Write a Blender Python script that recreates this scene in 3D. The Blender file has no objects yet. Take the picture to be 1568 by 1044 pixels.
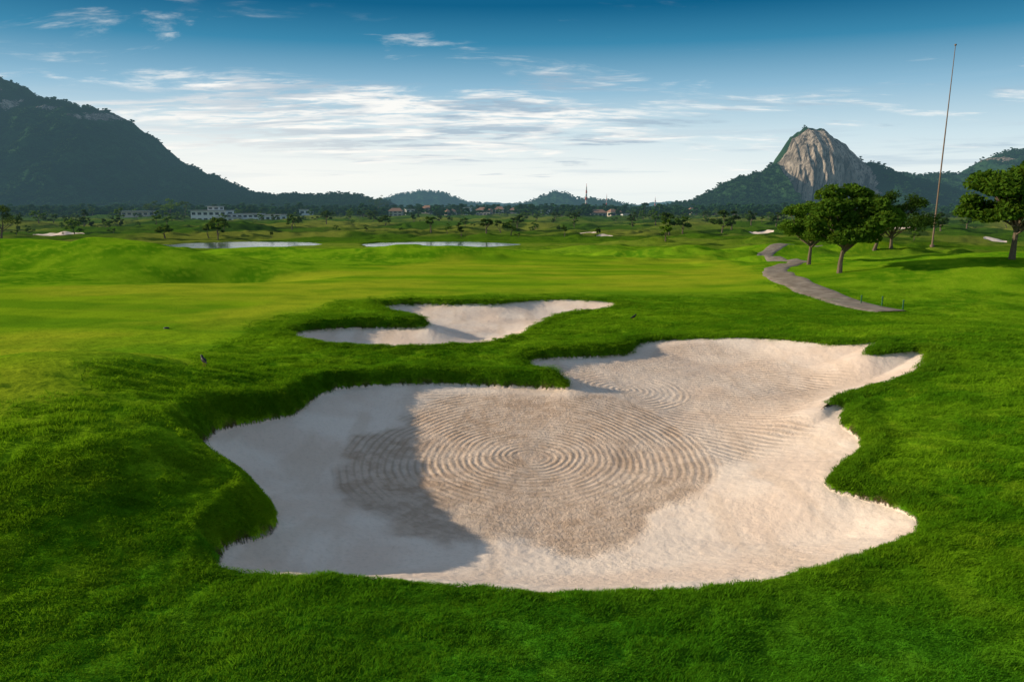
import bpy, math, random
import numpy as np
from mathutils import Vector
random.seed(7); RNG=np.random.default_rng(11)
scene=bpy.context.scene
scene.view_settings.view_transform='Standard'; scene.view_settings.look='None'; scene.view_settings.exposure=0
CAMZ=5.0; PITCH=math.radians(11.05); F=1045.0
cam=bpy.data.cameras.new('camera'); camo=bpy.data.objects.new('camera',cam); scene.collection.objects.link(camo)
camo.location=(0,0,CAMZ); camo.rotation_euler=(math.pi/2-PITCH,0,0); cam.lens=24; cam.sensor_width=36
cam.clip_start=0.1; cam.clip_end=20000; scene.camera=camo
# ------------------------------------------------------------------ noise
def vnoise(x,y,seed=0):
    xi=np.floor(x); yi=np.floor(y); fx=x-xi; fy=y-yi
    xi=xi.astype(np.int64); yi=yi.astype(np.int64)
    def h(a,b):
        k=(a*374761393+b*668265263+seed*97463477)&0xffffffff
        k=((k^(k>>13))*1274126177)&0xffffffff
        k=k^(k>>16)
        return k/2147483648.0-1.0
    ux=fx*fx*fx*(fx*(fx*6-15)+10); uy=fy*fy*fy*(fy*(fy*6-15)+10)
    a=h(xi,yi);b=h(xi+1,yi);c=h(xi,yi+1);d=h(xi+1,yi+1)
    return (a*(1-ux)+b*ux)*(1-uy)+(c*(1-ux)+d*ux)*uy
def fbm(x,y,oct=4,seed=0,r=.5):
    s=0;a=1;t=0;cs,sn=math.cos(.6),math.sin(.6)
    for i in range(oct):
        s=s+a*vnoise(x+i*13.7,y-i*7.3,seed+i);t+=a;a*=r
        x,y=(x*cs-y*sn)*2.03,(x*sn+y*cs)*2.03
    return s/t*1.5
def ss(a,b,x):
    t=np.clip((x-a)/(b-a),0,1); return t*t*(3-2*t)
# ------------------------------------------------------------------ survey: bearings read off the photo -> ground points
def ray(u,v):
    x=(u-784)/F; yu=(522-v)/F
    return np.array([x, math.cos(PITCH)+yu*math.sin(PITCH), -math.sin(PITCH)+yu*math.cos(PITCH)])
def survey(u,v,Hf,off=0.0):
    d=ray(u,v); t=np.geomspace(4,2500,5000)
    g=CAMZ+t*d[2]-(Hf(t*d[0],t*d[1])+off)
    k=np.argmax(g<0)
    if g[k]>=0: k=len(t)-1
    if k==0: k=1
    w=g[k-1]/(g[k-1]-g[k]+1e-9); w=min(max(w,0),1); tt=t[k-1]+(t[k]-t[k-1])*w
    return np.array([tt*d[0],tt*d[1],CAMZ+tt*d[2]])
def G(x,y,cx,cy,sx,sy,a,rot=0):
    dx=x-cx;dy=y-cy;c=math.cos(rot);s=math.sin(rot)
    X=c*dx+s*dy;Y=-s*dx+c*dy
    return a*np.exp(-(X/sx)**2-(Y/sy)**2)
PONDS=[(-62,158,17.5,15),(-16,160,19,13)]; PLEV=-3.45
def Hb(x,y):
    r=np.hypot(x,y)
    z=-3.0*ss(28,135,y)
    z=z+G(x,y,-58,72,26,9,2.7)+G(x,y,-36,66,13,5,1.4,-.25)+G(x,y,-24,57,6.5,4.5,-1.9,.2)+G(x,y,-8,86,17,5,1.8)+G(x,y,-33,90,12,5,1.6)
    z=z+G(x,y,25,99,11,6,1.7)+G(x,y,12,112,9,5,1.8)+G(x,y,41,106,9,6,2.1)+G(x,y,60,113,8,7,2.0)+G(x,y,2,97,7,4,1.3)+G(x,y,-60,105,10,5,1.2)
    z=z+G(x,y,33,46,13,8,1.9)+G(x,y,48,62,16,10,1.6)
    z=z+G(x,y,15.5,22,6,5,0.8)+G(x,y,12,14,3.6,4.2,0.5)
    z=z+G(x,y,-11.2,15.2,4.3,5.2,1.62)+G(x,y,-7.2,11.4,2.4,2.6,0.75)
    z=z+G(x,y,-3.5,24.5,6,2.2,0.35)+G(x,y,-16,26,8,5,0.15)+G(x,y,4,22.5,4,2,-0.1)
    far=ss(48,130,r)
    z=z+far*(0.9*fbm(x/17,y/12,4,3)+ss(170,300,r)*2.4*fbm(x/45,y/28,4,5))+ss(62,95,r)*(1-ss(260,400,r))*.9*np.clip(fbm(x/8,y/7,3,6)-.1,0,1)
    z=z+0.08*fbm(x/5,y/5,3,9)*(1-ss(45,90,r))
    for cx,cy,a,b in PONDS:
        e=np.sqrt(((x-cx)/a)**2+((y-cy)/b)**2)
        w=1-ss(1.15,2.1,e); z=z*(1-w)+w*(PLEV+0.25)
        w=1-ss(0.92,1.12,e+.12*fbm(x/6,y/6,2,61)); z=z-w*0.9
    return z
# main bunker outline: (u,v,lip height, 1=we see the sand foot of the lip / 0=we see its crest)
B1=[(305,685,.65,1),(330,662,.65,1),(370,652,.6,1),(420,643,.55,1),(455,637,.5,1),(470,622,.45,1),(492,604,.42,1),(520,596,.42,1),(580,591,.42,1),(640,589,.42,1),(700,590,.42,1),(740,592,.42,1),(790,594,.42,1),(840,597,.42,1),(868,598,.36,1),(873,592,.26,1),(850,577,.18,1),(820,565,.14,1),(806,556,.16,1),(815,551,.22,1),(860,549,.26,1),(900,548,.28,1),(950,545,.28,1),(967,541,.28,1),(972,529,.2,1),(1000,522,.12,1),(1060,519,.08,1),(1120,517,.08,1),(1180,519,.1,1),(1230,524,.1,1),(1280,528,.1,1),(1320,526,.08,1),(1345,522,.08,1),(1335,532,.08,0),(1320,544,.1,1),(1360,543,.14,1),(1400,538,.14,1),(1415,541,.14,1),(1418,553,.12,1),(1410,563,.1,0),(1370,577,.1,0),(1320,590,.1,0),(1280,603,.12,0),(1257,619,.12,0),(1258,627,.18,1),(1280,624,.24,1),(1293,628,.24,1),(1285,645,.24,1),(1298,660,.24,1),(1318,676,.24,1),(1315,685,.2,0),(1290,700,.18,0),(1270,722,.18,0),(1262,742,.22,1),(1280,755,.24,1),(1320,765,.24,1),(1360,775,.22,1),(1390,787,.17,1),(1405,799,.12,1),(1403,810,.1,0),(1370,825,.1,0),(1320,843,.1,0),(1270,858,.1,0),(1180,877,.1,0),(1100,889,.1,0),(1000,895,.1,0),(900,897,.1,0),(800,896,.1,0),(700,889,.1,0),(600,880,.1,0),(500,876,.1,0),(420,870,.12,0),(350,859,.14,0),(330,850,.2,0),(345,840,.4,1),(380,832,.55,1),(410,820,.6,1),(426,805,.65,1),(420,785,.7,1),(400,765,.7,1),(370,745,.7,1),(340,725,.7,1),(312,708,.7,1),(303,696,.7,1)]
B2=[(437,513,.12,1),(480,506,.35,1),(560,503,.42,1),(620,504,.42,1),(655,502,.36,1),(658,496,.2,1),(640,488,.15,1),(600,479,.15,1),(575,472,.25,1),(600,469,.3,1),(640,467,.3,1),(700,468,.25,1),(760,467,.2,1),(800,462,.12,1),(840,459,.08,1),(900,460,.08,1),(950,464,.08,1),(945,468,.08,0),(880,476,.1,0),(840,486,.1,0),(815,497,.12,0),(805,507,.12,0),(770,518,.08,0),(700,524,.08,0),(620,527,.08,0),(540,526,.08,0),(480,520,.1,0)]
def build_poly(B):
    P=[];L=[]
    for u,v,l,s in B:
        p=survey(u,v,Hb,-l if s else 0.02); P.append(p[:2]);L.append(l)
    return np.array(P),np.array(L)
POLY1,LIP1=build_poly(B1); POLY2,LIP2=build_poly(B2)
def chaikin(P,L,n=1):
    for _ in range(n):
        Q=np.roll(P,-1,0);M=np.roll(L,-1)
        P2=np.empty((2*len(P),2));L2=np.empty(2*len(P))
        P2[0::2]=.78*P+.22*Q;P2[1::2]=.22*P+.78*Q;L2[0::2]=.78*L+.22*M;L2[1::2]=.22*L+.78*M
        P,L=P2,L2
    return P,L
POLY1,LIP1=chaikin(POLY1,LIP1);POLY2,LIP2=chaikin(POLY2,LIP2)
def poly_sd(x,y,P,L=None,pad=2.5):
    sd=np.full(x.shape,-pad);lv=np.zeros(x.shape)
    mn=P.min(0)-pad;mx=P.max(0)+pad
    m=(x>mn[0])&(x<mx[0])&(y>mn[1])&(y<mx[1])
    if not m.any(): return sd,lv
    X=x[m];Y=y[m];best=np.full(X.shape,1e9);lb=np.zeros(X.shape);wb=np.zeros(X.shape);ins=np.zeros(X.shape,bool)
    n=len(P)
    for i in range(n):
        a=P[i];b=P[(i+1)%n];ab=b-a
        t=np.clip(((X-a[0])*ab[0]+(Y-a[1])*ab[1])/(ab@ab+1e-12),0,1)
        d=(X-a[0]-t*ab[0])**2+(Y-a[1]-t*ab[1])**2
        best=np.minimum(best,d)
        if L is not None:
            wgt=math.sqrt(ab@ab)/(d+.06)**2; lb+=wgt*(L[i]*(1-t)+L[(i+1)%n]*t); wb+=wgt
        c=((a[1]>Y)!=(b[1]>Y))
        xx=a[0]+(Y-a[1])*ab[0]/(ab[1] if abs(ab[1])>1e-12 else 1e-12)
        ins^=(c&(X<xx))
    best=np.sqrt(best); s=np.where(ins,best,-best)
    sd[m]=np.maximum(s,-pad)
    if L is not None: lv[m]=lb/wb
    return sd,lv
FARB=[]
for u,v,hw,b in [(95,354,36,4),(890,357,24,3.5),(925,360,13,3),(1165,354,16,3.5),(1520,364,14,3),(1380,351,14,4)]:
    p=survey(u,v,Hb);FARB.append((p[0],p[1],hw*p[1]/F,b))
def Hfull(x,y,info=False):
    z=Hb(x,y); S=np.full(x.shape,-2.5)
    for k,(P,L) in enumerate(((POLY1,LIP1),(POLY2,LIP2))):
        s,l=poly_sd(x,y,P,L)
        wj=0.04*fbm(x/0.35,y/0.35,3,21+k); s=np.where(s>-2.4,s+wj*np.clip(1.2-np.abs(s),0,1),s)
        act=s>-2.4
        w=0.12+0.62*l
        q=np.clip(-s/w,0,1)
        rim=0.08*np.exp(-np.abs(s+w)/0.5)*act*ss(.05,.3,l)
        out=np.where(-s>=w,z+rim,z+rim-l*(1-q**.5*(1-(1-q)**2*.25)))
        if k==0: floor=-1.05+0.045*(np.clip(y,8,30)-14)+0.05*fbm(x/2.2,y/2.2,3,31)+0.03*(np.abs(x-1))-.12*np.exp(-((x+4)/3)**2)
        else: floor=-0.95+0.035*(y-30)+0.05*fbm(x/2,y/2,2,33)
        floor=np.minimum(floor,z-l-.02)
        g=1-np.exp(-(np.clip(s,0,99)/(1.7 if k==0 else 1.2))**1.4)
        inn=(z-l)*(1-g)+floor*g+0.006*fbm(x/0.14,y/0.14,2,5)
        z=np.where(s>0,inn,np.where(act,out,z))
        S=np.maximum(S,s)
    for cx,cy,a,b in FARB:
        e=np.sqrt(((x-cx)/a)**2+((y-cy)/b)**2)+0.3*fbm(x/4,y/4,2,8)*(np.hypot(x-cx,y-cy)<60)
        s=(1-e)*min(a,b); S=np.maximum(S,np.clip(s,-2.5,2)); z=z-0.35*ss(-0.3,0.6,s)
    gn=(1-ss(20,45,np.hypot(x,y)))*(S<-0.02)
    z=z+gn*(0.028*fbm(x/0.42,y/0.24,3,41)+0.035*fbm(x/1.3,y/0.7,2,44))
    return (z,S) if info else z
FAIR=np.array([survey(u,v,Hb)[:2] for u,v in [(-260,700),(-60,640),(120,590),(250,548),(400,492),(540,460),(760,448),(1000,452),(1190,446),(1150,412),(1080,394),(700,390),(440,424),(200,436),(0,440),(-260,450)]])
def fairmask(x,y):
    s,_=poly_sd(x,y,FAIR,None,6.0); return ss(-2.0,1.6,s+0.9*fbm(x/3,y/3,3,50))
def lerpc(f,a,b):
    f=np.clip(f,0,1)[...,None]; a=np.asarray(a,float);b=np.asarray(b,float)
    return a*(1-f)+b*f
def grass_rgb(x,y):
    c=lerpc(ss(-.55,.6,fbm(x/2.6,y/2.2,4,101)),(.095,.25,.006),(.21,.39,.010))
    c=lerpc(.6*ss(-.1,.8,fbm(x/.5,y/.3,3,103)),c,(.30,.45,.016))
    c=lerpc(.4*ss(.1,.8,fbm(x/7,y/5,3,104)),c,(.06,.20,.006))
    c=lerpc(.5*(1-ss(7.5,11.5,np.hypot(x,y))),c,(.045,.27,.014))  # near ground tinted darker, cooler green: shade painted into the grass colour
    return c
# ------------------------------------------------------------------ node helpers
class NT:
    def __init__(s,nt): s.t=nt; s.n=nt.nodes; s.l=nt.links
    def new(s,typ,**k):
        n=s.n.new(typ)
        for a,b in k.items(): setattr(n,a,b)
        return n
    def put(s,sock,v):
        if hasattr(v,'is_output'): s.l.new(v,sock)
        elif isinstance(v,(tuple,list)) and sock.type=='RGBA' and len(v)==3: sock.default_value=(*v,1)
        else: sock.default_value=v
    def m(s,op,a,b=0.0,c=None,clamp=False):
        n=s.new('ShaderNodeMath',operation=op); n.use_clamp=clamp
        s.put(n.inputs[0],a);s.put(n.inputs[1],b)
        if c is not None:s.put(n.inputs[2],c)
        return n.outputs[0]
    def v(s,op,a,b=(0,0,0)):
        n=s.new('ShaderNodeVectorMath',operation=op); s.put(n.inputs[0],a)
        if op=='SCALE': s.put(n.inputs[3],b)
        elif op not in('LENGTH','NORMALIZE'): s.put(n.inputs[1],b)
        return n.outputs['Value'] if op in('LENGTH','DOT_PRODUCT') else n.outputs[0]
    def mr(s,x,a,b,c=0.0,d=1.0,smooth=True):
        n=s.new('ShaderNodeMapRange'); n.interpolation_type='SMOOTHSTEP' if smooth else 'LINEAR'
        for i,q in enumerate((x,a,b,c,d)): s.put(n.inputs[i],q)
        return n.outputs[0]
    def mix(s,f,a,b,blend='MIX'):
        n=s.new('ShaderNodeMix',data_type='RGBA',blend_type=blend); s.put(n.inputs[0],f);s.put(n.inputs[6],a);s.put(n.inputs[7],b)
        return n.outputs[2]
    def noise(s,vec,scale,detail=3,rough=.5,dist=0.0):
        n=s.new('ShaderNodeTexNoise'); s.put(n.inputs['Vector'],vec); n.inputs['Scale'].default_value=scale
        n.inputs['Detail'].default_value=detail;n.inputs['Roughness'].default_value=rough;n.inputs['Distortion'].default_value=dist
        return n.outputs[0]
    def pos(s): return s.new('ShaderNodeNewGeometry').outputs['Position']
    def attr(s,name,out='Fac',ty='GEOMETRY'): return s.new('ShaderNodeAttribute',attribute_name=name,attribute_type=ty).outputs[out]
    def comb(s,x,y,z):
        n=s.new('ShaderNodeCombineXYZ')
        for i,q in enumerate((x,y,z)): s.put(n.inputs[i],q)
        return n.outputs[0]
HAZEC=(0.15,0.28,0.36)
def material(name,fn,haze=True,L=4600.0):
    m=bpy.data.materials.new(name); m.use_nodes=True; m.node_tree.nodes.clear(); T=NT(m.node_tree)
    sh=fn(T); out=T.new('ShaderNodeOutputMaterial')
    if haze:   # aerial perspective painted in: haze-coloured glow mixed in by distance from world origin
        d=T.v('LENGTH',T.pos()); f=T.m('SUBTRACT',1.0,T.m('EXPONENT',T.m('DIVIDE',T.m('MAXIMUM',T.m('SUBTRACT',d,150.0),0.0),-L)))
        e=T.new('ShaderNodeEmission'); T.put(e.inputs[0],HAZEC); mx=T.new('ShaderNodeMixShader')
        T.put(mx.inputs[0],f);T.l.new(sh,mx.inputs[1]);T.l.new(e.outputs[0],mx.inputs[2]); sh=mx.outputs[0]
    T.l.new(sh,out.inputs[0]); m.cycles.emission_sampling='NONE'; return m
def bsdf(T,col,rough=.8,normal=None,spec=.3):
    if spec==0:
        b=T.new('ShaderNodeBsdfDiffuse'); T.put(b.inputs['Color'],col)
    else:
        b=T.new('ShaderNodeBsdfPrincipled'); T.put(b.inputs['Base Color'],col);T.put(b.inputs['Roughness'],rough)
        b.inputs['Specular IOR Level'].default_value=spec
    if normal is not None: T.l.new(normal,b.inputs['Normal'])
    return b.outputs[0]
def bump(T,h,strength=.5,dist=.05,normal=None):
    b=T.new('ShaderNodeBump'); T.put(b.inputs['Height'],h); b.inputs['Strength'].default_value=strength; b.inputs['Distance'].default_value=dist
    if normal is not None: T.l.new(normal,b.inputs['Normal'])
    return b.outputs[0]
def f_ground(T):
    p=T.pos(); sd=T.attr('sand'); n=T.noise(p,13,4,.72)
    isand=T.mr(T.m('ADD',sd,T.m('MULTIPLY',T.m('SUBTRACT',n,.5),.10)),-.012,.012)
    cg=T.attr('cg','Color'); cs=T.attr('cs','Color')
    cg=T.mix(T.mr(n,.42,.68,.0,.55),cg,T.v('MULTIPLY',cg,(.32,.40,.6)))
    cs=T.mix(T.mr(n,.45,.72,0,.22),cs,(.42,.31,.22))
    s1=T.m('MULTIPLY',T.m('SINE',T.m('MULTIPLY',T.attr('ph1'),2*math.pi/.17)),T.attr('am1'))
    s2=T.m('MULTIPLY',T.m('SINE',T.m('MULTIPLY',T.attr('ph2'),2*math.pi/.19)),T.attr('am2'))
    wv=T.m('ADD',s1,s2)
    cs=T.mix(T.m('MULTIPLY',T.m('MAXIMUM',T.m('MULTIPLY',wv,-1.0),0.0),.45),cs,(.33,.225,.15))   # browner sand in the furrow troughs
    hs=T.m('ADD',T.m('MULTIPLY',wv,.0125),T.m('MULTIPLY',n,T.attr('grn')))
    hg=T.m('MULTIPLY',n,T.attr('gbump'))
    mixh=T.new('ShaderNodeMix',data_type='FLOAT');T.put(mixh.inputs[0],isand);T.put(mixh.inputs[2],hg);T.put(mixh.inputs[3],hs)
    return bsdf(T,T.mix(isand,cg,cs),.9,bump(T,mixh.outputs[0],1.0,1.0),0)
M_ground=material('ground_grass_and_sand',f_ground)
# ------------------------------------------------------------------ mesh helper
def link(o): scene.collection.objects.link(o); return o
def mesh_np(name,V,Fq,mats=(),smooth=True,mi=None):
    me=bpy.data.meshes.new(name); V=np.asarray(V,np.float32); Fq=np.asarray(Fq,np.int32)
    me.vertices.add(len(V)); me.vertices.foreach_set('co',V.ravel()); k=Fq.shape[1]
    me.loops.add(Fq.size); me.loops.foreach_set('vertex_index',Fq.ravel())
    me.polygons.add(len(Fq)); me.polygons.foreach_set('loop_start',np.arange(0,Fq.size,k,dtype=np.int32)); me.polygons.foreach_set('loop_total',np.full(len(Fq),k,np.int32))
    if mi is not None: me.polygons.foreach_set('material_index',np.asarray(mi,np.int32))
    me.polygons.foreach_set('use_smooth',np.full(len(Fq),smooth,bool))
    for m in mats: me.materials.append(m)
    me.update(calc_edges=True); me.validate(); return me
def grid_faces(nr,nc,wrap=False):
    i=np.arange(nr-1)[:,None]; c=nc if wrap else nc-1; j=np.arange(c)[None,:]; j2=(j+1)%nc
    return np.stack([i*nc+j,i*nc+j2,(i+1)*nc+j2,(i+1)*nc+j],-1).reshape(-1,4)
R=np.concatenate([np.geomspace(.8,6,30,endpoint=False),np.geomspace(6,40,700,endpoint=False),np.geomspace(40,400,340,endpoint=False),np.geomspace(400,9000,90)])
A=np.radians(np.concatenate([np.linspace(-180,-46,50,endpoint=False),np.linspace(-46,46,900),np.linspace(46,180,50,endpoint=False)[1:]]))
RR,AA=np.meshgrid(R,A,indexing='ij'); gx=(RR*np.sin(AA)).ravel(); gy=(RR*np.cos(AA)).ravel(); gr=RR.ravel()
gz,gs=Hfull(gx,gy,True); fw=fairmask(gx,gy)
CEN1=survey(812,700,Hfull); CEN2=survey(955,596,Hfull)
# turf colour
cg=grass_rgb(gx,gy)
st=ss(-.5,.5,np.sin((gy+gx*.18)*1.15)+.3*fbm(gx/6,gy/2,2,110))
fc=lerpc(st,(.15,.29,.008),(.235,.37,.010)); fc=lerpc(.85*ss(-.3,.6,fbm(gx/9,gy/6,4,111)),fc,(.36,.41,.018)); fc=lerpc(.35*ss(-.1,.8,fbm(gx/1.6,gy/1.0,4,112)),fc,(.10,.23,.008))
cg=lerpc(fw,cg,fc)
fg=lerpc(ss(-.3,.35,fbm(gx/38,gy/30,5,113)),(.10,.22,.012),(.32,.37,.05)); fg=lerpc(.85*ss(.05,.45,fbm(gx/13,gy/10,5,114,.65)),fg,(.035,.09,.012)); fg=lerpc(.5*ss(250,600,gr),fg,(.06,.12,.02))
cg=lerpc(ss(80,230,gr),cg,fg)
cg=lerpc(ss(-.13,-.0,gs)*ss(-.3,.3,fbm(gx/.2,gy/.2,2,115))*(gr<60),cg,(.09,.065,.03))
# sand colour and rake furrows
d1r=np.hypot(gx-CEN1[0],(gy-CEN1[1])*1.04); d2r=np.hypot(gx-CEN2[0],(gy-CEN2[1])*1.0); d3r=np.hypot(gx-(CEN1[0]-1.2),gy-(CEN1[1]-5.5))
wob=.035*fbm(gx/.8,gy/.8,2,121)+.16*fbm(gx/4,gy/4,2,122); th=np.arctan2(gy-CEN1[1],gx-CEN1[0])/(2*math.pi)
edge=.6*fbm(gx/1.6,gy/1.6,4,123); inner=ss(.3,.9,gs)
D1=1-ss(4.2,4.7,d1r+edge); D2=1-ss(5.6,7.0,d2r+edge)
gap=(.35+.65*ss(-.6,.15,fbm(gx/1.1,gy/.9,4,124,.6)))*(.6+.4*ss(-.4,.2,fbm(gx/3.,gy/3.,2,125)))
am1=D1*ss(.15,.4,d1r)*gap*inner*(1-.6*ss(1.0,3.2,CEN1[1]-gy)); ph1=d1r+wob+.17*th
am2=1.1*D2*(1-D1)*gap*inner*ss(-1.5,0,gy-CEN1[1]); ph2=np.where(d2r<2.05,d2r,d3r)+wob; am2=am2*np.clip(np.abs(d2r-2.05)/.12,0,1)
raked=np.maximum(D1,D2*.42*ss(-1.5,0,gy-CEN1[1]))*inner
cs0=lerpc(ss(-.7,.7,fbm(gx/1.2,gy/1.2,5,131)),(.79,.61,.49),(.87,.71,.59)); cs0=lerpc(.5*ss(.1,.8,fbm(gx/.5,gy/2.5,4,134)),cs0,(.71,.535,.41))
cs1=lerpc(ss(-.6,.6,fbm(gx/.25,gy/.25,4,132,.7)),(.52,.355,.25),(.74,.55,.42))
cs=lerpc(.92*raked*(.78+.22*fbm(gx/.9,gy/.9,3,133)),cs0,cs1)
grn=.014+.035*raked+.03*raked*ss(.8,3,CEN1[1]-gy)+.01*ss(0,.6,fbm(gx/1.5,gy/1.5,2,135)); gbump=np.where(fw>.5,.03,.10)+ss(90,260,gr)*1.2
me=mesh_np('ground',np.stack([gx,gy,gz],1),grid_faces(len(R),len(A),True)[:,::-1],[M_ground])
for nm,val in(('sand',gs),('ph1',ph1),('ph2',ph2),('am1',am1),('am2',am2),('grn',grn),('gbump',gbump)):
    a=me.attributes.new(nm,'FLOAT','POINT'); a.data.foreach_set('value',val.astype(np.float32))
for nm,val in(('cg',cg),('cs',cs)):
    a=me.attributes.new(nm,'FLOAT_COLOR','POINT'); a.data.foreach_set('color',np.concatenate([val,np.ones((len(val),1))],1).astype(np.float32).ravel())
link(bpy.data.objects.new('ground',me))
# ponds
def f_water(T):
    p=T.pos(); n=bump(T,T.noise(T.v('MULTIPLY',p,(.6,2.0,1)),1.2,3),.35,.08)
    return bsdf(T,(.03,.06,.07),.08,n,.5)
M_water=material('pond_water',f_water)
for cx,cy,a,b in PONDS:
    n=64; V=[(cx,cy,PLEV)]+[(cx+a*1.15*math.cos(t),cy+b*1.15*math.sin(t),PLEV) for t in np.linspace(0,2*math.pi,n,endpoint=False)]
    me=mesh_np('pond',V,[(0,1+i,1+(i+1)%n) for i in range(n)],[M_water]); link(bpy.data.objects.new('pond',me))
# cart path, draped on the ground
def f_path(T):
    p=T.pos(); c=T.mix(T.mr(T.noise(p,1.5,5,.7),.3,.7),(.20,.16,.125),(.34,.285,.23)); c=T.mix(T.mr(T.noise(p,12,3),.5,.8,0,.4),c,(.15,.12,.09))
    return bsdf(T,c,.85,bump(T,T.noise(p,20,3),.4,.02),0)
M_path=material('path_concrete',f_path)
def catmull(P,n=10):
    P=[np.array(p,float) for p in P]; P=[2*P[0]-P[1]]+P+[2*P[-1]-P[-2]]; out=[]
    for i in range(1,len(P)-2):
        for t in np.linspace(0,1,n,endpoint=False):
            a,b,c,d=P[i-1:i+3]; out.append(.5*((2*b)+(-a+c)*t+(2*a-5*b+4*c-d)*t*t+(-a+3*b-3*c+d)*t**3))
    out.append(P[-2]); return np.array(out)
pc=[survey(u,v,Hfull)[:2] for u,v in [(1366,478),(1320,470),(1280,458),(1240,443),(1212,430),(1192,420),(1188,412),(1205,406)]]
p0=pc[-1]; pc+=[p0+np.array(q) for q in [(4,7),(5,18),(9,30),(17,40),(26,52),(30,70)]]
C=catmull(pc,14); T_=np.gradient(C,axis=0); T_/=np.linalg.norm(T_,axis=1)[:,None]; N_=np.stack([-T_[:,1],T_[:,0]],1)
offs=np.linspace(-1,1,9); V=[]
for c,n in zip(C,N_):
    for o in offs: q=c+n*o*(1.15+.08*math.sin(c[1]*1.3)); V.append((q[0],q[1],0 if abs(o)<.99 else 1))
V=np.array(V); edge_=V[:,2].copy(); V[:,2]=Hfull(V[:,0],V[:,1])+.06-edge_*.12
me=mesh_np('path',V,grid_faces(len(C),9),[M_path]); link(bpy.data.objects.new('path',me))
# ------------------------------------------------------------------ foliage
def f_leaf(base,var,trans=.35):
    def f(T):
        p=T.pos(); oi=T.new('ShaderNodeObjectInfo').outputs['Random']
        c=T.mix(T.noise(p,1.7,1,.7),base,var); c=T.mix(T.m('MULTIPLY',oi,.5),c,tuple(.55*x for x in base))
        d=T.new('ShaderNodeBsdfDiffuse');T.put(d.inputs[0],c); t=T.new('ShaderNodeBsdfTranslucent');T.put(t.inputs[0],T.mix(.5,c,(.20,.28,.02)))
        m=T.new('ShaderNodeMixShader');m.inputs[0].default_value=trans;T.l.new(d.outputs[0],m.inputs[1]);T.l.new(t.outputs[0],m.inputs[2]);return m.outputs[0]
    return f
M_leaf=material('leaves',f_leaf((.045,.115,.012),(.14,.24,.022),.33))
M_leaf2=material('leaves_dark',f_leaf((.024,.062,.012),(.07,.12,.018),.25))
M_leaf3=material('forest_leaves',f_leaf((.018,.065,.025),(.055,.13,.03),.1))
def f_bark(T):
    p=T.pos(); n=T.noise(T.v('MULTIPLY',p,(8,8,1.5)),2,4,.7); return bsdf(T,T.mix(n,(.07,.05,.035),(.24,.18,.13)),.9,bump(T,n,.6,.03),0)
M_bark=material('bark',f_bark)
def tube(path,rad,sides=7):
    V=[];Fc=[];path=[np.array(p,float) for p in path]
    for i,p in enumerate(path):
        d=path[min(i+1,len(path)-1)]-path[max(i-1,0)]; d/=np.linalg.norm(d)+1e-9
        a=np.cross(d,(0,1,0) if abs(d[1])<.9 else (1,0,0)); a/=np.linalg.norm(a); b=np.cross(d,a)
        for k in range(sides):
            t=2*math.pi*k/sides; V.append(p+rad[i]*(math.cos(t)*a+math.sin(t)*b))
    for i in range(len(path)-1):
        for k in range(sides):
            k2=(k+1)%sides; Fc.append((i*sides+k,i*sides+k2,(i+1)*sides+k2,(i+1)*sides+k))
    return np.array(V),np.array(Fc)
def tree_mesh(name,h,rx,cb,seed,ncl=22,nleaf=260,leaf=.16,mat=None,tr=.13,lean=0.0,flat=.85,clr=.27):
    g=np.random.default_rng(seed); Vs=[];Fs=[];Ms=[];n0=0
    def add(V,Fc,mi):
        nonlocal n0
        Vs.append(V);Fs.append(Fc+n0);Ms.append(np.full(len(Fc),mi));n0+=len(V)
    ch=(h-cb)/2; cz=cb+ch; rz=ch
    fork=cb*.8+.05*h; b=g.normal(0,.04*h,2)
    tp=[(0,0,-.2),(b[0]*.3,b[1]*.3,fork*.4),(b[0]*.6+lean*.3,b[1]*.6,fork*.75),(b[0]*.7+lean*.6,b[1]*.7,fork)]
    V,Fc=tube(tp,[tr*1.4,tr*1.0,tr*.85,tr*.7]);add(V,Fc,0)
    top=np.array(tp[-1]); cl=[]
    for i in range(ncl):
        a=2*math.pi*(i*.618+g.random()*.2); zz=g.uniform(-.8,.85); rr=math.sqrt(max(0,1-zz*zz*.8))*(.4+.55*g.random()**.6)
        if i%5==0: rr*=.4
        q=np.array([lean+rx*rr*math.cos(a),rx*rr*math.sin(a),cz+rz*zz*flat-.25*rz*(rr**2)+(0.2*rz if rr<.5 else 0)]); cl.append((q,rx*clr*g.uniform(.5,1.2)))
    for q,r in cl[::2 if ncl>12 else 3]:
        mid=top+(q-top)*.5+np.array([0,0,-.06*h*g.random()])+g.normal(0,.02*h,3)
        V,Fc=tube([top-np.array([0,0,.1*h*g.random()]),mid,q],[tr*.5,tr*.3,tr*.1],5);add(V,Fc,0)
    for q,r in cl:
        n=int(nleaf*(r/(rx*clr))**1.5); d=g.normal(0,1,(n,3)); d/=np.linalg.norm(d,axis=1)[:,None]
        P=q+d*(r*g.random((n,1))**.45)*np.array([1.15,1.15,.62])
        P[:,2]-=.2*r*(np.hypot(P[:,0]-q[0],P[:,1]-q[1])/r)**2
        u=g.normal(0,1,(n,3)); u[:,2]*=.6; u/=np.linalg.norm(u,axis=1)[:,None]; w=np.cross(u,g.normal(0,1,(n,3))); w/=np.linalg.norm(w,axis=1)[:,None]
        s=leaf*g.uniform(.6,1.3,(n,1))
        V=np.stack([P-u*s,P+w*s*.55,P+u*s,P-w*s*.55],1).reshape(-1,3); add(V,np.arange(4*n).reshape(-1,4),1)
    return mesh_np(name,np.concatenate(Vs),np.concatenate(Fs),[M_bark,mat or M_leaf],False,np.concatenate(Ms))
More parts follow.
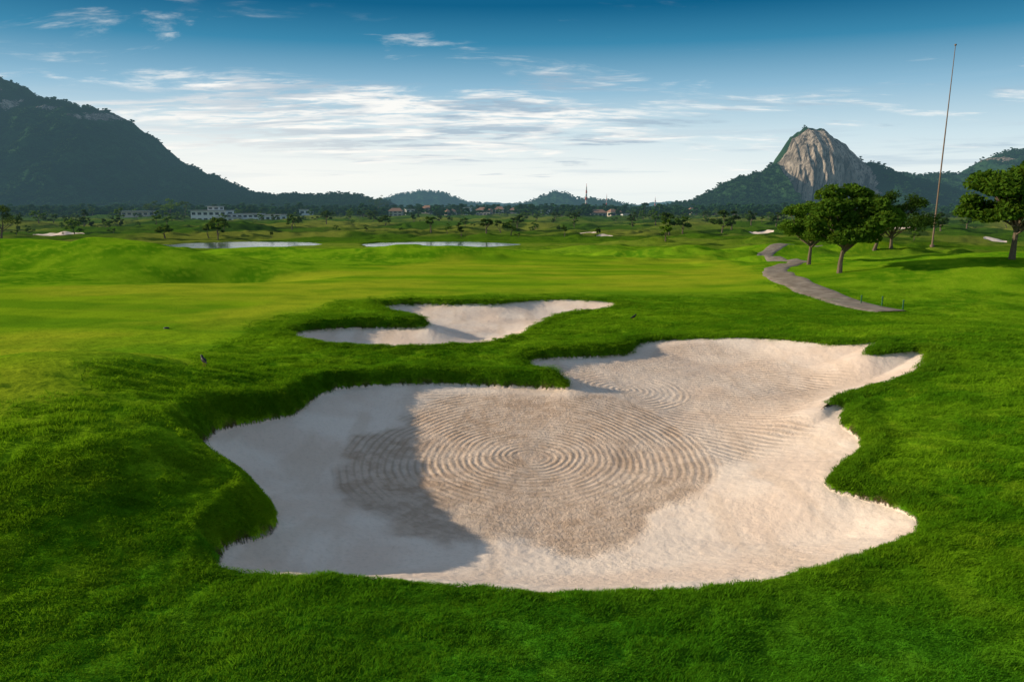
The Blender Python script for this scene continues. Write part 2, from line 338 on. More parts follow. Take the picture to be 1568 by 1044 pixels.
def tree_at(u,vb,vt,hw,vc,seed,mat=None,name='tree',**k):
    p=survey(u,vb,Hfull); s=p[1]/F
    h=(vb-vt)*s; cb=(vb-vc)*s; rx=hw*s
    lf=max(.085,min(.16,rx*.055))
    o=bpy.data.objects.new(name,tree_mesh('tree_mesh',h,rx,cb,seed,leaf=k.pop('leaf',lf),tr=k.pop('tr',.026*h),mat=mat,**k)); o.location=p-np.array([0,0,.02]); link(o); return o
tree_at(1285,418,288,62,374,1,ncl=42,nleaf=470,lean=.3)
tree_at(1238,405,306,48,368,2,ncl=30,nleaf=400)
tree_at(1338,383,294,42,352,3,mat=M_leaf2,ncl=28,nleaf=360)
tree_at(1364,380,298,54,358,4,mat=M_leaf2,ncl=34,nleaf=360)
tree_at(1549,397,252,78,342,5,ncl=46,nleaf=480)
tree_at(2,365,315,29,350,6,mat=M_leaf2,ncl=18,nleaf=260)
for i,(u,vb,vt,hw) in enumerate([(253,365,341,17),(334,361,334,20),(1024,360,326,18),(1045,358,332,17),(1105,357,324,16),(1120,352,322,11),(660,356,330,8),(745,357,333,10),(792,350,328,11),(447,352,330,9),(1188,347,326,10),(968,347,326,8),(1004,345,322,9),(500,343,323,10),(580,329,299,15),(262,332,305,16),(235,332,308,13),(284,331,306,12),(1402,352,326,12),(1440,354,328,14),(130,345,322,8),(185,340,320,8),(880,343,323,9),(850,338,322,8),(60,342,322,10),(1150,345,324,9),(1250,348,326,9),(1480,350,328,12)]):
    tree_at(u,vb,vt,hw,vb-(vb-vt)*.35,40+i,mat=M_leaf2 if i%3 else M_leaf,ncl=11,nleaf=100,leaf=.34,tr=.2)
# instanced vegetation ------------------------------------------------
def instancer(name,P,rz,sc,objs,nrm=None,idx=None,col3=None):
    col=bpy.data.collections.new(name+'_parts')
    for o in objs: col.objects.link(o)
    me=bpy.data.meshes.new(name); me.vertices.add(len(P)); me.vertices.foreach_set('co',np.asarray(P,np.float32).ravel())
    rot=np.zeros((len(P),3));rot[:,2]=rz
    if nrm is None: nrm=np.tile([0,0,1.0],(len(P),1))
    for nm,v in(('rot',rot),('scl',sc),('nrm',nrm)):
        a=me.attributes.new(nm,'FLOAT_VECTOR','POINT');a.data.foreach_set('vector',np.asarray(v,np.float32).ravel())
    if col3 is not None:
        a=me.attributes.new('gcol','FLOAT_COLOR','POINT');a.data.foreach_set('color',np.concatenate([col3,np.ones((len(col3),1))],1).astype(np.float32).ravel())
    a=me.attributes.new('idx','INT','POINT');a.data.foreach_set('value',(idx if idx is not None else RNG.integers(0,len(objs),len(P))).astype(np.int32))
    o=link(bpy.data.objects.new(name,me)); ng=bpy.data.node_groups.new(name,'GeometryNodeTree')
    ng.interface.new_socket('Geometry',in_out='INPUT',socket_type='NodeSocketGeometry');ng.interface.new_socket('Geometry',in_out='OUTPUT',socket_type='NodeSocketGeometry')
    N=ng.nodes;Lk=ng.links; gi=N.new('NodeGroupInput');go=N.new('NodeGroupOutput'); ip=N.new('GeometryNodeInstanceOnPoints'); ci=N.new('GeometryNodeCollectionInfo')
    ci.inputs[0].default_value=col; ci.inputs['Separate Children'].default_value=True; ci.inputs['Reset Children'].default_value=True
    def na(nm,ty):
        n=N.new('GeometryNodeInputNamedAttribute');n.data_type=ty;n.inputs[0].default_value=nm;return n.outputs[0]
    e=N.new('FunctionNodeEulerToRotation');Lk.new(na('rot','FLOAT_VECTOR'),e.inputs[0])
    al=N.new('FunctionNodeAlignRotationToVector');al.axis='Z';Lk.new(e.outputs[0],al.inputs['Rotation']);Lk.new(na('nrm','FLOAT_VECTOR'),al.inputs['Vector'])
    Lk.new(gi.outputs[0],ip.inputs['Points']);Lk.new(ci.outputs[0],ip.inputs['Instance']);ip.inputs['Pick Instance'].default_value=True
    Lk.new(na('idx','INT'),ip.inputs['Instance Index']);Lk.new(al.outputs[0],ip.inputs['Rotation']);Lk.new(na('scl','FLOAT_VECTOR'),ip.inputs['Scale'])
    Lk.new(ip.outputs[0],go.inputs[0]); md=o.modifiers.new('scatter','NODES');md.node_group=ng; return o
def f_blade(T):
    c=T.attr('gcol','Color','INSTANCER')
    d=T.new('ShaderNodeBsdfDiffuse');T.put(d.inputs[0],c); t=T.new('ShaderNodeBsdfTranslucent');T.put(t.inputs[0],T.mix(.35,c,(.32,.50,.01)))
    m=T.new('ShaderNodeMixShader');m.inputs[0].default_value=.38;T.l.new(d.outputs[0],m.inputs[1]);T.l.new(t.outputs[0],m.inputs[2]);return m.outputs[0]
M_blade=material('grass_blades',f_blade,haze=False)
def tuft(i):
    g=np.random.default_rng(100+i); n=92; nc=8; ca=g.uniform(0,2*math.pi,nc);cr_=.17*np.sqrt(g.random(nc)); ci=g.integers(0,nc,n)
    P=np.stack([cr_[ci]*np.cos(ca[ci]),cr_[ci]*np.sin(ca[ci]),np.full(n,-.01)],1)+np.concatenate([g.normal(0,.036,(n,2)),np.zeros((n,1))],1)
    ch=g.uniform(.7,1.25,nc); h=(g.uniform(.03,.07,n)*ch[ci])[:,None]; w=g.uniform(.0028,.0056,n)[:,None]; th=g.uniform(0,2*math.pi,n); s=np.stack([np.cos(th),np.sin(th),0*th],1)
    la=g.normal(-.6,.55,n)+g.normal(0,.6,nc)[ci]; L=np.stack([np.cos(la),np.sin(la),0*la],1)*g.uniform(.3,1.1,(n,1)); up=np.array([0,0,1.0])
    m=P+h*.55*up+L*h*.25; tip=P+h*up*g.uniform(.7,1,(n,1))+L*h*.8
    V=np.stack([P-s*w,P+s*w,m+s*w*.8,m-s*w*.8,tip+s*w*.15,tip-s*w*.15],1).reshape(-1,3); b=np.arange(n)[:,None]*6
    Fq=np.concatenate([b+np.array([0,1,2,3]),b+np.array([3,2,4,5])]); return bpy.data.objects.new('grass_tuft',mesh_np('grass_tuft',V,Fq,[M_blade],False))
rr=np.concatenate([np.sqrt(RNG.uniform(4.5**2,13**2,11000)),RNG.uniform(13,46,25000)]); aa=RNG.uniform(-math.radians(47),math.radians(47),len(rr))
x=rr*np.sin(aa);y=rr*np.cos(aa)
def fringe(P,n):
    i=RNG.integers(0,len(P),n);t=RNG.random(n)[:,None];q=P[i]*(1-t)+P[(i+1)%len(P)]*t
    return q+RNG.normal(0,.28,(n,2))
fr=np.concatenate([fringe(POLY1,9000),fringe(POLY2,3500)]); x=np.concatenate([x,fr[:,0]]);y=np.concatenate([y,fr[:,1]]);rr=np.hypot(x,y)
z,s=Hfull(x,y,True); fm=fairmask(x,y)
keep=(s<-.045)&(fm<RNG.uniform(.05,.7,len(x)))&((rr<28)|(RNG.random(len(x))<1-(rr-28)/18*.85))
x,y,z,rr,s=x[keep],y[keep],z[keep],rr[keep],s[keep]; e=.12
nx=(Hfull(x-e,y)-Hfull(x+e,y))/(2*e);ny=(Hfull(x,y-e)-Hfull(x,y+e))/(2*e); nr=np.stack([nx,ny,np.ones_like(nx)*1.0],1);nr/=np.linalg.norm(nr,axis=1)[:,None]
k=1+np.clip((rr-11)/14,0,1.8); big=.85+.6*fbm(x/.55,y/.32,2,71)+.35*fbm(x/2.5,y/2.5,2,72)
hk=np.clip(big,.4,1.7); fsm=np.where(s>-.16,.55,1.0)
gc=grass_rgb(x,y); gc=lerpc(RNG.random(len(x))*.45,gc,(.06,.20,.008)); gc=lerpc(.55*ss(-.6,-.1,s)*(rr>13),gc,(.06,.17,.008))  # tufts along the farther bunker lips darkened: lip shade painted into blade colour
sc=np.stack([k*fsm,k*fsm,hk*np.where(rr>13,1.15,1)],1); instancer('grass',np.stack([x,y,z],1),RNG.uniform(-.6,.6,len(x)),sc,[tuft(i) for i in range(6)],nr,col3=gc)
# distant trees
vt=[bpy.data.objects.new('tree_form',tree_mesh('tree_form',7,g[0],g[1],200+i,ncl=8,nleaf=50,leaf=.5,tr=.18,mat=[M_leaf,M_leaf2,M_leaf2,M_leaf][i%4])) for i,g in enumerate([(2.6,2.2),(3.2,1.6),(1.8,1.2),(3.6,2.4)])]
VILL=[(362,480,36),(213,520,12)]+[(u,D,w*.75) for u,D,w in [(607,640,14),(628,660,10),(742,700,18),(690,690,12),(716,720,10),(915,620,16),(938,640,12),(955,620,8),(785,760,9),(1060,700,10),(470,620,10),(655,650,9),(765,700,9),(835,690,10)]]
def clear_view(x,y):
    k=np.ones(len(x),bool)
    for u,D,hw in VILL:
        b=(u-784)/F*.985; k&=~((np.abs(x/y-b)<hw/D)&(y<D+10)&(y>D*.45)&(RNG.random(len(x))<.88))
    return k
n=4200; d=RNG.uniform(150,820,n)**1.0; a=RNG.uniform(-.80,.80,n); x=d*a;y=d
cl=fbm(x/70,y/45,3,81); keep=((cl>.05)|(d>520)|(RNG.random(n)<.2))&(RNG.random(n)<np.where(d<260,.12,np.where(d<380,.5,1)))&clear_view(x,y)
for cx,cy,pa,pb in PONDS: keep&=(((x-cx)/(pa*1.4))**2+((y-cy)/(pb*1.8))**2>1)&~((np.abs(x/y-cx/cy)<pa*1.1/cy)&(y<cy))
x,y=x[keep],y[keep]; sc=RNG.uniform(.3,.95,len(x))*np.where(RNG.random(len(x))<.35,.55,1)
instancer('distant_trees',np.stack([x,y,Hfull(x,y)-.1-.35*sc],1),RNG.uniform(0,6.28,len(x)),np.stack([sc*RNG.uniform(.8,1.5,len(x)),sc,sc],1),vt)
ft=[bpy.data.objects.new('forest_form',tree_mesh('forest_form',9,4.2,1.5,300+i,ncl=7,nleaf=22,leaf=1.15,tr=.25,mat=M_leaf3)) for i in range(3)]
n=6500; d=RNG.uniform(560,1100,n); a=RNG.uniform(-.85,.85,n); x=d*a;y=d; keep=(fbm(x/140,y/60,3,83)>-.45)&clear_view(x,y)
x,y=x[keep],y[keep]; sc=RNG.uniform(.6,1.25,len(x))
instancer('treeline',np.stack([x,y,Hfull(x,y)-.5],1),RNG.uniform(0,6.28,len(x)),np.stack([sc*1.3,sc*1.3,sc],1),ft)
# ------------------------------------------------------------------ mountains
def f_mtn(T):
    p=T.pos(); rk=T.attr('rock'); n=T.noise(p,.02,6,.65); f=T.mix(T.mr(n,.35,.65),(.016,.05,.022),(.045,.10,.03)); f=T.mix(T.mr(T.noise(p,.12,4,.7),.45,.7),f,(.012,.035,.015))
    st=T.noise(T.v('MULTIPLY',p,(1,1,.10)),.17,8,.75,.6); st2=T.noise(T.v('MULTIPLY',p,(1,1,.25)),.05,5,.65)
    r=T.mix(T.mr(st,.40,.56),(.12,.10,.085),(.72,.58,.46)); r=T.mix(T.mr(st2,.48,.58,0,.6),r,(.22,.175,.14))
    fac=T.mr(T.m('ADD',rk,T.m('MULTIPLY',T.m('SUBTRACT',T.noise(T.v('MULTIPLY',p,(1,1,1.4)),.05,6,.7),.5),1.3)),.42,.50)
    h=T.m('ADD',T.m('MULTIPLY',T.noise(p,.14,4,.7),9.0),T.m('MULTIPLY',T.m('MULTIPLY',st,13.0),fac))
    return bsdf(T,T.mix(fac,f,r),.95,bump(T,h,.9,1.0),0)
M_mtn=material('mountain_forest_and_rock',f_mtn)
def top_at(u,v,D): d=ray(u,v); t=D/d[1]; return t*d[0],CAMZ+t*d[2]
FP=[]
def ridge(name,pts,D,fw,bw,cliff=None,rockspots=(),NX=340,amp=4,dens=0.0,base=-6,rn=.10):
    XZ=np.array([top_at(u,v,D) for u,v in pts]); xs=np.linspace(XZ[0,0],XZ[-1,0],NX); zt=np.interp(xs,XZ[:,0],XZ[:,1])-base
    us=np.interp(xs,XZ[:,0],[p[0] for p in pts])
    zt=np.maximum(zt+amp*fbm(xs/(35 if cliff is None else 14),xs*0+D,4,5)*np.clip(zt/40,0,1),.0)
    v=np.concatenate([np.linspace(0,1,110),np.linspace(1,0,40)[1:]]); front=np.arange(len(v))<110
    c=np.zeros(NX) if cliff is None else ss(cliff[0],cliff[0]+14,us)*(1-ss(cliff[1]-40,cliff[1],us))
    rows=[];rk=[]
    for k,(q,fr) in enumerate(zip(v,front)):
        g0=np.sin(q*math.pi/2)**1.25 if fr else q**.9
        if fr:
            kq=.42; zc=np.where(q<kq,.16*(q/kq)**1.2,.16+.84*np.clip((q-kq)/(1-kq),0,1)**.85); yc=np.where(q<kq,(1-q/kq*.72),.28*(1-((q-kq)/(1-kq))**2.2))
            zq=g0*(1-c)+zc*c
            bulge=0 if cliff is None else 26*ss(cliff[0]-10,cliff[0]+42,us)*(1-ss(cliff[0]+34,cliff[1]+10,us))   # buttress: left flank turns to the morning sun
            yo=-(fw*(1-q))*(1-c)-(fw*yc+bulge*math.sin(math.pi*min(1,q*1.0))**.5)*c
        else: zq=g0*np.ones(NX);yo=bw*(1-q)*np.ones(NX)
        y=D+yo; hh=zt*zq
        kk=math.sin(math.pi*min(q,1))
        y=y+(kk**.6)*(14*fbm(xs/45,hh/70+k*.004,4,15)*(1-c)+c*13.0*fbm(xs/13,hh/110,5,16,.6))*min(1,fw/120)
        h=hh+ (1-c)*rn*zt*fbm(xs/60,y/60,4,17)*kk*(1 if q<.97 else .3)+.7*fbm(xs/6,y/6,2,19)*(q>.02)
        rows.append(np.stack([xs,y,np.maximum(h,0)*1.0+base],1))
        r=c*ss(.36,.42,np.full(NX,q if fr else .0)) *(1-ss(.94,1.0,q)*.85)
        for (ru,rv,su,sv,am) in rockspots:
            xx,zz=top_at(ru,rv,D); sx=su*D/F;sz=sv*D/F; r=np.maximum(r,am*np.exp(-((xs-xx)/sx)**2-((h+base-zz)/sz)**2)*fr)
        rk.append(r)
    V=np.stack(rows); nr,nc=V.shape[:2]; rk=np.stack(rk)
    me=mesh_np(name,V.reshape(-1,3),grid_faces(nr,nc),[M_mtn]); a=me.attributes.new('rock','FLOAT','POINT');a.data.foreach_set('value',rk.ravel().astype(np.float32))
    link(bpy.data.objects.new(name,me))
    if dens>0:
        area=(xs[-1]-xs[0])*(fw*1.1+30); n=int(area*dens); i=RNG.uniform(0,108,n*1);j=RNG.uniform(0,nc-1.01,n); extra=int((xs[-1]-xs[0])/6.5)
        i=np.concatenate([i,RNG.uniform(104,112,extra)]);j=np.concatenate([j,RNG.uniform(0,nc-1.01,extra)])
        ii=i.astype(int);jj=j.astype(int);fi=(i-ii)[:,None];fj=(j-jj)[:,None]
        P=V[ii,jj]*(1-fi)*(1-fj)+V[ii+1,jj]*fi*(1-fj)+V[ii,jj+1]*(1-fi)*fj+V[ii+1,jj+1]*fi*fj
        kq=(rk[ii,jj]<RNG.uniform(.1,.4,len(ii)))&(P[:,2]>base+1.5)&~((c[jj]>.55)&(i>60)&(RNG.random(len(ii))<.8)); FP.append(P[kq])
ridge('mountain',[(-420,170),(-300,130),(-200,112),(-80,104),(0,118),(28,127),(45,140),(60,151),(90,158),(112,163),(150,171),(188,180),(205,190),(225,206),(255,228),(275,243),(285,252),(310,265),(340,277),(380,290),(430,297),(480,299),(540,302),(600,311)],1250,330,300,None,[(22,165,22,24,.85),(180,185,26,14,.6),(60,170,12,16,.6),(120,175,25,8,.5)],NX=520,amp=6,dens=.014)
ridge('mountain',[(1010,318),(1050,311),(1075,303),(1095,291),(1122,275),(1150,268),(1178,257),(1192,247),(1201,232),(1209,212),(1219,203),(1234,195),(1254,196),(1266,203),(1280,212),(1294,221),(1305,235),(1318,247),(1335,257),(1352,266),(1375,272),(1420,284),(1480,300),(1540,312)],1050,150,170,(1180,1335),[],NX=460,amp=2.4,dens=.020)
ridge('mountain',[(1270,318),(1330,284),(1380,270),(1430,270),(1465,272),(1485,262),(1498,248),(1520,238),(1545,232),(1580,234),(1640,222),(1720,240),(1850,280),(2000,312)],1200,220,220,None,[(1510,247,20,6,.6)],NX=360,amp=5,dens=.012)
ridge('hill',[(560,314),(590,303),(620,298),(650,292),(680,296),(705,305),(740,313),(770,317)],2600,350,350,NX=200,amp=7,dens=.0015)
ridge('hill',[(770,317),(800,312),(825,304),(850,296),(866,297),(890,305),(930,309),(965,315),(990,318)],2200,300,300,NX=200,amp=6,dens=.0015)
ridge('hill',[(960,318),(1000,311),(1022,306),(1045,311),(1080,318)],4200,400,400,NX=120,amp=8)
ridge('hill',[(380,312),(470,306),(540,309),(640,307),(720,310),(840,313),(1000,314),(1120,312),(1200,318)],4800,400,400,NX=300,amp=8)
P=np.concatenate(FP); sc=RNG.uniform(.6,1.15,len(P)); sc*=np.where(P[:,1]>1600,1.4,1.0)
instancer('forest',P-np.array([0,0,2.6]),RNG.uniform(0,6.28,len(P)),np.stack([sc*1.2,sc*1.2,sc*.85],1),[bpy.data.objects.new('forest_form_b',ft[i].data) for i in range(3)])
# ------------------------------------------------------------------ buildings, masts, pole
def plain(name,c,r=.7,metal=0.0,var=.15,sc=3.0):
    def f(T):
        n=T.noise(T.pos(),sc,4,.6); return bsdf(T,T.mix(n,tuple(x*(1-var) for x in c),tuple(min(1,x*(1+var)) for x in c)),r)
    return material(name,f)
M_white=plain('white_render',(.72,.69,.64)); M_cream=plain('cream_render',(.50,.42,.32)); M_tan=plain('weathered_wall',(.34,.30,.26)); M_glass=plain('window_glass',(.03,.04,.05),.15); M_roof=plain('roof_tile',(.30,.16,.10)); M_grey=plain('grey_roof',(.34,.33,.32))
M_pole=plain('pole_weathered_steel',(.20,.13,.09)); M_red=plain('red_paint',(.62,.09,.05)); M_black=plain('dark_feathers',(.012,.012,.014),.6); M_beak=plain('yellow_beak',(.5,.32,.03))
def box_arrays(c,s):
    c=np.array(c);s=np.array(s)/2; V=np.array([(x,y,z) for x in(-1,1) for y in(-1,1) for z in(-1,1)])*s+c
    return V,np.array([(0,1,3,2),(4,6,7,5),(0,4,5,1),(2,3,7,6),(0,2,6,4),(1,5,7,3)])
def boxes(name,L,mat,parent=None,loc=(0,0,0)):
    Vs=[];Fs=[];n=0
    for c,s in L:
        V,Fc=box_arrays(c,s);Vs.append(V);Fs.append(Fc+n);n+=8
    o=link(bpy.data.objects.new(name,mesh_np(name,np.concatenate(Vs),np.concatenate(Fs),[mat],False)))
    if parent: o.parent=parent
    return o
def building(name,p,blocks,roofm,gable=False,rot=0,wall=None):
    e=link(bpy.data.objects.new(name,None)); e.location=p; e.rotation_euler[2]=rot
    W=[];G_=[];Rf=[];Vg=[];Fg=[]
    for (x,y,w,d,h,z0) in blocks:
        W.append(((x,y,z0+h/2-1),(w,d,h+2))); ns=max(1,round(h/3.3)); nb=max(2,int(w/3.5))
        for s in range(ns):
            for b in range(nb):
                G_.append(((x-w/2+(b+.5)*w/nb,y-d/2-.03,z0+(s+.5)*h/ns),(w/nb*.6,.12,h/ns*.42)))
            for sx in(-1,1): G_.append(((x+sx*(w/2+.03),y,z0+(s+.5)*h/ns),(.12,d*.5,h/ns*.5)))
        if gable:
            o=.8;hh=d*.28; n=len(Vg); zt=z0+h+.02
            Vg+=[(x-w/2-o,y-d/2-o,zt-.2),(x+w/2+o,y-d/2-o,zt-.2),(x+w/2+o,y+d/2+o,zt-.2),(x-w/2-o,y+d/2+o,zt-.2),(x-w*.32,y,zt+hh),(x+w*.32,y,zt+hh)]
            Fg+=[(n,n+1,n+5,n+4),(n+2,n+3,n+4,n+5),(n+1,n+2,n+5,n+5),(n+3,n,n+4,n+4)]
        else: Rf.append(((x,y-.4,z0+h+.22),(w+1.6,d+1.8,.4)))
    boxes('walls',W,wall or M_white,e); boxes('windows',G_,M_glass,e)
    if Rf: boxes('roof',Rf,roofm,e)
    if Vg:
        me=bpy.data.meshes.new('roof'); me.from_pydata(Vg,[],[tuple(dict.fromkeys(f)) for f in Fg]); me.materials.append(roofm); o=link(bpy.data.objects.new('roof',me)); o.parent=e
    return e
def at(u,v): return survey(u,v,Hfull)
def far(u,D):
    x=(u-784)/F*D*.985; return np.array([x,D,float(Hfull(np.array([x]),np.array([D*1.0]))[0])])
building('clubhouse',far(362,480),[(-16,0,24,14,7.8,0),(6,2,22,12,5.5,0),(-2,-6,14,8,3.4,0),(23,3,18,12,4.8,0),(-14,1,8,8,2.4,8.2)],M_grey)
building('hotel_building',far(213,520),[(0,0,20,10,3.6,0)],M_grey,wall=M_cream)
for i,(u,D,w,h) in enumerate([(607,640,12,5),(628,660,8,5.5),(742,700,15,5.5),(690,690,10,4.5),(716,720,8,7),(915,620,14,4.2),(940,640,10,4.8),(957,620,6,4),(785,760,9,5.5),(1060,700,9,4.5),(470,620,10,4.5),(655,650,8,5),(765,700,8,5),(835,690,9,5)]):
    building('house',far(u,D),[(0,0,w,9,h,0)],[M_roof,M_grey,M_roof][i%3],i%3!=1,rot=RNG.uniform(-.4,.4),wall=[M_cream,M_white,M_tan][i%3])
def mast(name,p,H_,w,m1,m2,r=.16):
    e=link(bpy.data.objects.new(name,None));e.location=p; nseg=8
    for mi,mat in((0,m1),(1,m2)):
        Vs=[];Fs=[];n=0
        for s in range(nseg):
            if s%2!=mi: continue
            z0=H_*s/nseg;z1=H_*(s+1)/nseg; w0=w*(1-s/nseg*.8);w1=w*(1-(s+1)/nseg*.8)
            c=[(-1,-1),(1,-1),(1,1),(-1,1)]
            for i in range(4):
                a=c[i];b=c[(i+1)%4]
                for P0,P1 in(((a[0]*w0,a[1]*w0,z0),(a[0]*w1,a[1]*w1,z1)),((a[0]*w0,a[1]*w0,z0),(b[0]*w1,b[1]*w1,z1)),((a[0]*w1,a[1]*w1,z1),(b[0]*w1,b[1]*w1,z1))):
                    V,Fc=tube([P0,P1],[r,r],4);Vs.append(V);Fs.append(Fc+n);n+=len(V)
        o=link(bpy.data.objects.new('lattice',mesh_np('lattice',np.concatenate(Vs),np.concatenate(Fs),[mat],False)));o.parent=e
    V,Fc=tube([(0,0,H_),(0,0,H_*1.12)],[r,r*.5],5); o=link(bpy.data.objects.new('antenna',mesh_np('antenna',V,Fc,[m1])));o.parent=e
    boxes('dishes',[((w*.5,-w*.5,H_*.8),(.9,.5,1.6)),((-w*.5,-w*.5,H_*.68),(.9,.5,1.6))],m2,e)
mast('radio_tower',far(897,900),34,1.5,M_red,M_white,.32); mast('radio_tower',far(1002,1000),20,.9,M_red,M_white,.19); mast('radio_tower',far(928,1000),26,.9,M_red,M_white,.2)
pp=at(1427,377); Hp=(375-98)*pp[1]/F*1.03
e=link(bpy.data.objects.new('flagpole',None));e.location=pp
V,Fc=tube([(0,0,-.3),(0,0,Hp*.5),(0,0,Hp)],[.17,.12,.055],12);o=link(bpy.data.objects.new('shaft',mesh_np('shaft',V,Fc,[M_pole])));o.parent=e
V,Fc=tube([(0,0,-.2),(0,0,.25),(0,0,.3)],[.4,.4,.2],12);o=link(bpy.data.objects.new('base_collar',mesh_np('base_collar',V,Fc,[M_pole],False)));o.parent=e
V,Fc=tube([(0,0,Hp-.02),(0,0,Hp+.06),(0,0,Hp+.2),(0,0,Hp+.34),(0,0,Hp+.38)],[.04,.16,.22,.14,.01],12);o=link(bpy.data.objects.new('finial',mesh_np('finial',V,Fc,[M_pole])));o.parent=e
def bird(u,v,s=1.0,rot=.4):
    p=at(u,v); e=link(bpy.data.objects.new('myna_bird',None));e.location=p+np.array([0,0,.03]);e.rotation_euler[2]=rot;e.scale=(s,s,s)
    path=[(-.16,0,.085),(-.10,0,.10),(-.05,0,.115),(0,0,.135),(.045,0,.16),(.07,0,.195),(.085,0,.222),(.105,0,.225),(.12,0,.222)]
    V,Fc=tube(path,[.006,.018,.036,.046,.040,.026,.028,.022,.008],12);o=link(bpy.data.objects.new('body',mesh_np('body',V,Fc,[M_black])));o.parent=e
    V,Fc=tube([(.118,0,.222),(.15,0,.214)],[.008,.001],6);o=link(bpy.data.objects.new('beak',mesh_np('beak',V,Fc,[M_beak])));o.parent=e
    V=[];Fc=[]
    for sy in(-1,1):
        n=len(V);V+=[(.04,sy*.043,.165),(-.02,sy*.052,.15),(-.11,sy*.025,.10),(-.03,sy*.05,.115)];Fc.append((n,n+1,n+2,n+3))
    o=link(bpy.data.objects.new('wings',mesh_np('wings',V,Fc,[M_black])));o.parent=e
    Vs=[];Fs=[];n=0
    for sy in(-1,1):
        for q in ([(0,sy*.02,.1),(-.012,sy*.022,.05),(.004,sy*.022,0)],[(.004,sy*.022,.002),(.035,sy*.03,.0)],[(.004,sy*.022,.002),(-.02,sy*.022,.0)]):
            V,Fc=tube(q,[.005]*len(q),5);Vs.append(V);Fs.append(Fc+n);n+=len(V)
    o=link(bpy.data.objects.new('legs',mesh_np('legs',np.concatenate(Vs),np.concatenate(Fs),[M_beak])));o.parent=e
bird(313,562,1.25,2.4); bird(970,491,1.1,.3)
M_green=plain('green_plastic',(.03,.12,.05))
for u,v in [(1318,466),(1382,474),(1350,468)]:
    p=at(u,v);e=link(bpy.data.objects.new('marker_stake',None));e.location=p
    V,Fc=tube([(0,0,-.1),(0,0,.42)],[.03,.03],8);o=link(bpy.data.objects.new('post',mesh_np('post',V,Fc,[M_green])));o.parent=e
    V,Fc=tube([(0,0,.42),(0,0,.46),(0,0,.5)],[.045,.045,.005],8);o=link(bpy.data.objects.new('cap',mesh_np('cap',V,Fc,[M_green])));o.parent=e
p=at(255,503);e=link(bpy.data.objects.new('sprinkler_head',None));e.location=p
V,Fc=tube([(0,0,-.1),(0,0,.03),(0,0,.05),(0,0,.051)],[.11,.11,.09,.001],12);o=link(bpy.data.objects.new('cap',mesh_np('cap',V,Fc,[M_black])));o.parent=e
# ------------------------------------------------------------------ light
EL=math.radians(19.5); AZ=math.radians(8)   # sun low at the left, a little ahead
S=Vector((-math.cos(EL)*math.cos(AZ),math.cos(EL)*math.sin(AZ),math.sin(EL)))
sl=bpy.data.lights.new('sun','SUN');sl.energy=5.0;sl.angle=math.radians(.55);sl.color=(1,.87,.65);so=link(bpy.data.objects.new('sun',sl));so.rotation_euler=S.to_track_quat('Z','Y').to_euler()
w=bpy.data.worlds.new('World');scene.world=w;w.use_nodes=True;w.node_tree.nodes.clear();T=NT(w.node_tree)
sky=T.new('ShaderNodeTexSky');sky.sky_type='NISHITA';sky.sun_disc=False;sky.sun_elevation=EL;sky.sun_rotation=math.radians(360-82);sky.dust_density=1.5
d=T.new('ShaderNodeTexCoord').outputs['Generated']; d=T.v('NORMALIZE',d); sp=T.new('ShaderNodeSeparateXYZ');T.l.new(d,sp.inputs[0]);dx,dy,dz=sp.outputs
zz=T.m('ADD',dz,T.m('MULTIPLY',T.m('MULTIPLY',dx,dx),.04))
cr=T.new('ShaderNodeValToRGB'); T.l.new(T.mr(zz,0,.5,0,1,False),cr.inputs[0]); E=cr.color_ramp.elements
stops=[(0,(.84,.91,.90)),(.08,(.90,.95,.93)),(.2,(.62,.78,.85)),(.32,(.27,.50,.67)),(.43,(.04,.245,.42)),(.52,(.0,.115,.25)),(.75,(.03,.18,.36)),(1,(.34,.46,.60))]
E[0].position=0;E[0].color=(*stops[0][1],1);E[1].position=1;E[1].color=(*stops[-1][1],1)
for q,c in stops[1:-1]: x_=E.new(q);x_.color=(*c,1)
grad=T.v('SCALE',cr.outputs[0],10.0)
base=T.mix(T.mr(dz,.3,.7,.97,.35),sky.outputs[0],grad)
den=T.m('ADD',T.m('MAXIMUM',dz,0.0),.10); cp=T.comb(T.m('DIVIDE',dx,den),T.m('DIVIDE',dy,den),0.0)
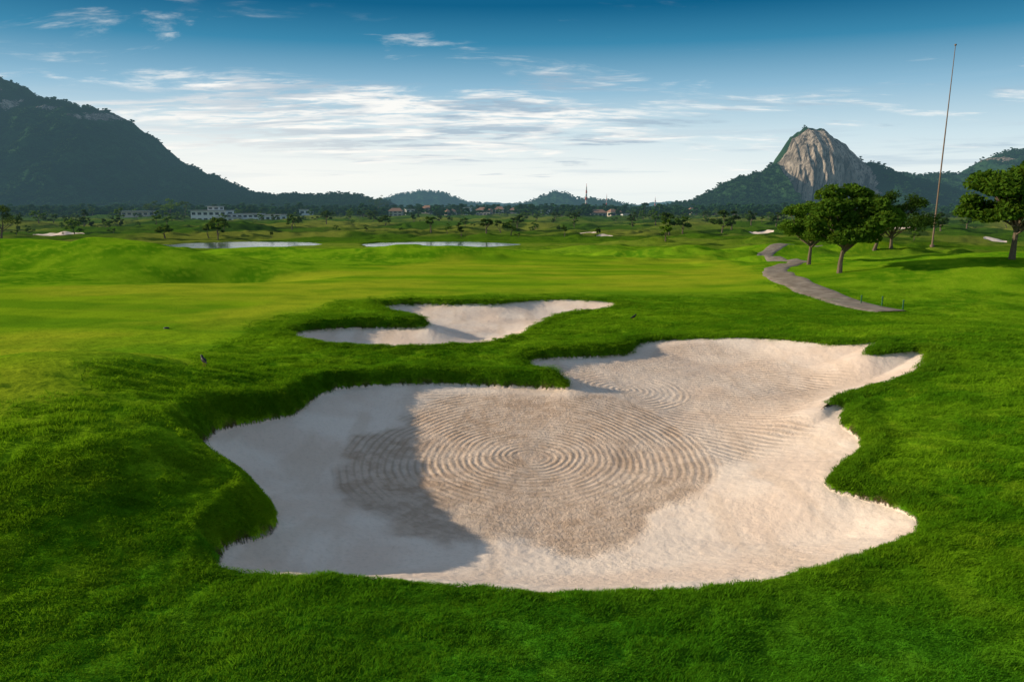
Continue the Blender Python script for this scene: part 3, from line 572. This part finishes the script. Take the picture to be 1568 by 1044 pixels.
n1=T.noise(T.v('MULTIPLY',cp,(.8,1.5,1)),1.5,8,.62,.5); n2=T.noise(T.v('MULTIPLY',cp,(.5,1.6,1)),1.6,5,.6,.3); n3=T.noise(T.v('MULTIPLY',cp,(1.3,3.4,1)),2.6,6,.62,.4)
az=T.m('DIVIDE',dx,T.m('MAXIMUM',dy,.05))
def gau(x,c,s): return T.m('EXPONENT',T.m('MULTIPLY',T.m('POWER',T.m('ABSOLUTE',T.m('DIVIDE',T.m('SUBTRACT',x,c),s)),2.0),-1.0))
reg=T.m('MULTIPLY',gau(az,-.20,.36),gau(dz,.118,.045)); reg2=T.m('MULTIPLY',gau(az,-.62,.28),gau(dz,.235,.05)); reg3=T.m('MULTIPLY',gau(az,.4,.4),gau(dz,.11,.04))
thr=T.m('ADD',n1,T.m('ADD',T.m('MULTIPLY',reg,.42),T.m('ADD',T.m('MULTIPLY',reg2,.05),T.m('MULTIPLY',reg3,.08))))
dens=T.m('MULTIPLY',T.mr(thr,.57,.78),T.mr(n3,.38,.54,.18,1)); dens=T.m('MULTIPLY',dens,T.mr(dz,.0,.05)); dens=T.m('MULTIPLY',dens,T.mr(dz,.18,.28,1,.22))
ccol=T.mix(T.m('MULTIPLY',T.mr(n2,.44,.58),T.mr(az,-.6,-.1,.4,1.0)),(10,9.9,9.5),(3.5,4.8,6.0)); base=T.mix(T.m('MULTIPLY',dens,.95),base,ccol)
stv=T.noise(T.comb(T.m('MULTIPLY',az,1.2),T.m('MULTIPLY',dz,26.0),0.0),2.2,5,.6); sk=T.m('MULTIPLY',T.mr(stv,.50,.64),T.m('MULTIPLY',gau(dz,.07,.05),.6)); base=T.mix(sk,base,(5.2,6.5,7.4))
glow=T.m('MULTIPLY',T.mr(az,.5,-.5),gau(dz,.055,.05)); base=T.mix(T.m('MULTIPLY',glow,.5),base,(10.4,10.0,9.2))
bg=T.new('ShaderNodeBackground');T.l.new(base,bg.inputs[0]);bg.inputs[1].default_value=.1;ow=T.new('ShaderNodeOutputWorld');T.l.new(bg.outputs[0],ow.inputs[0])
print('objects',len(scene.objects))
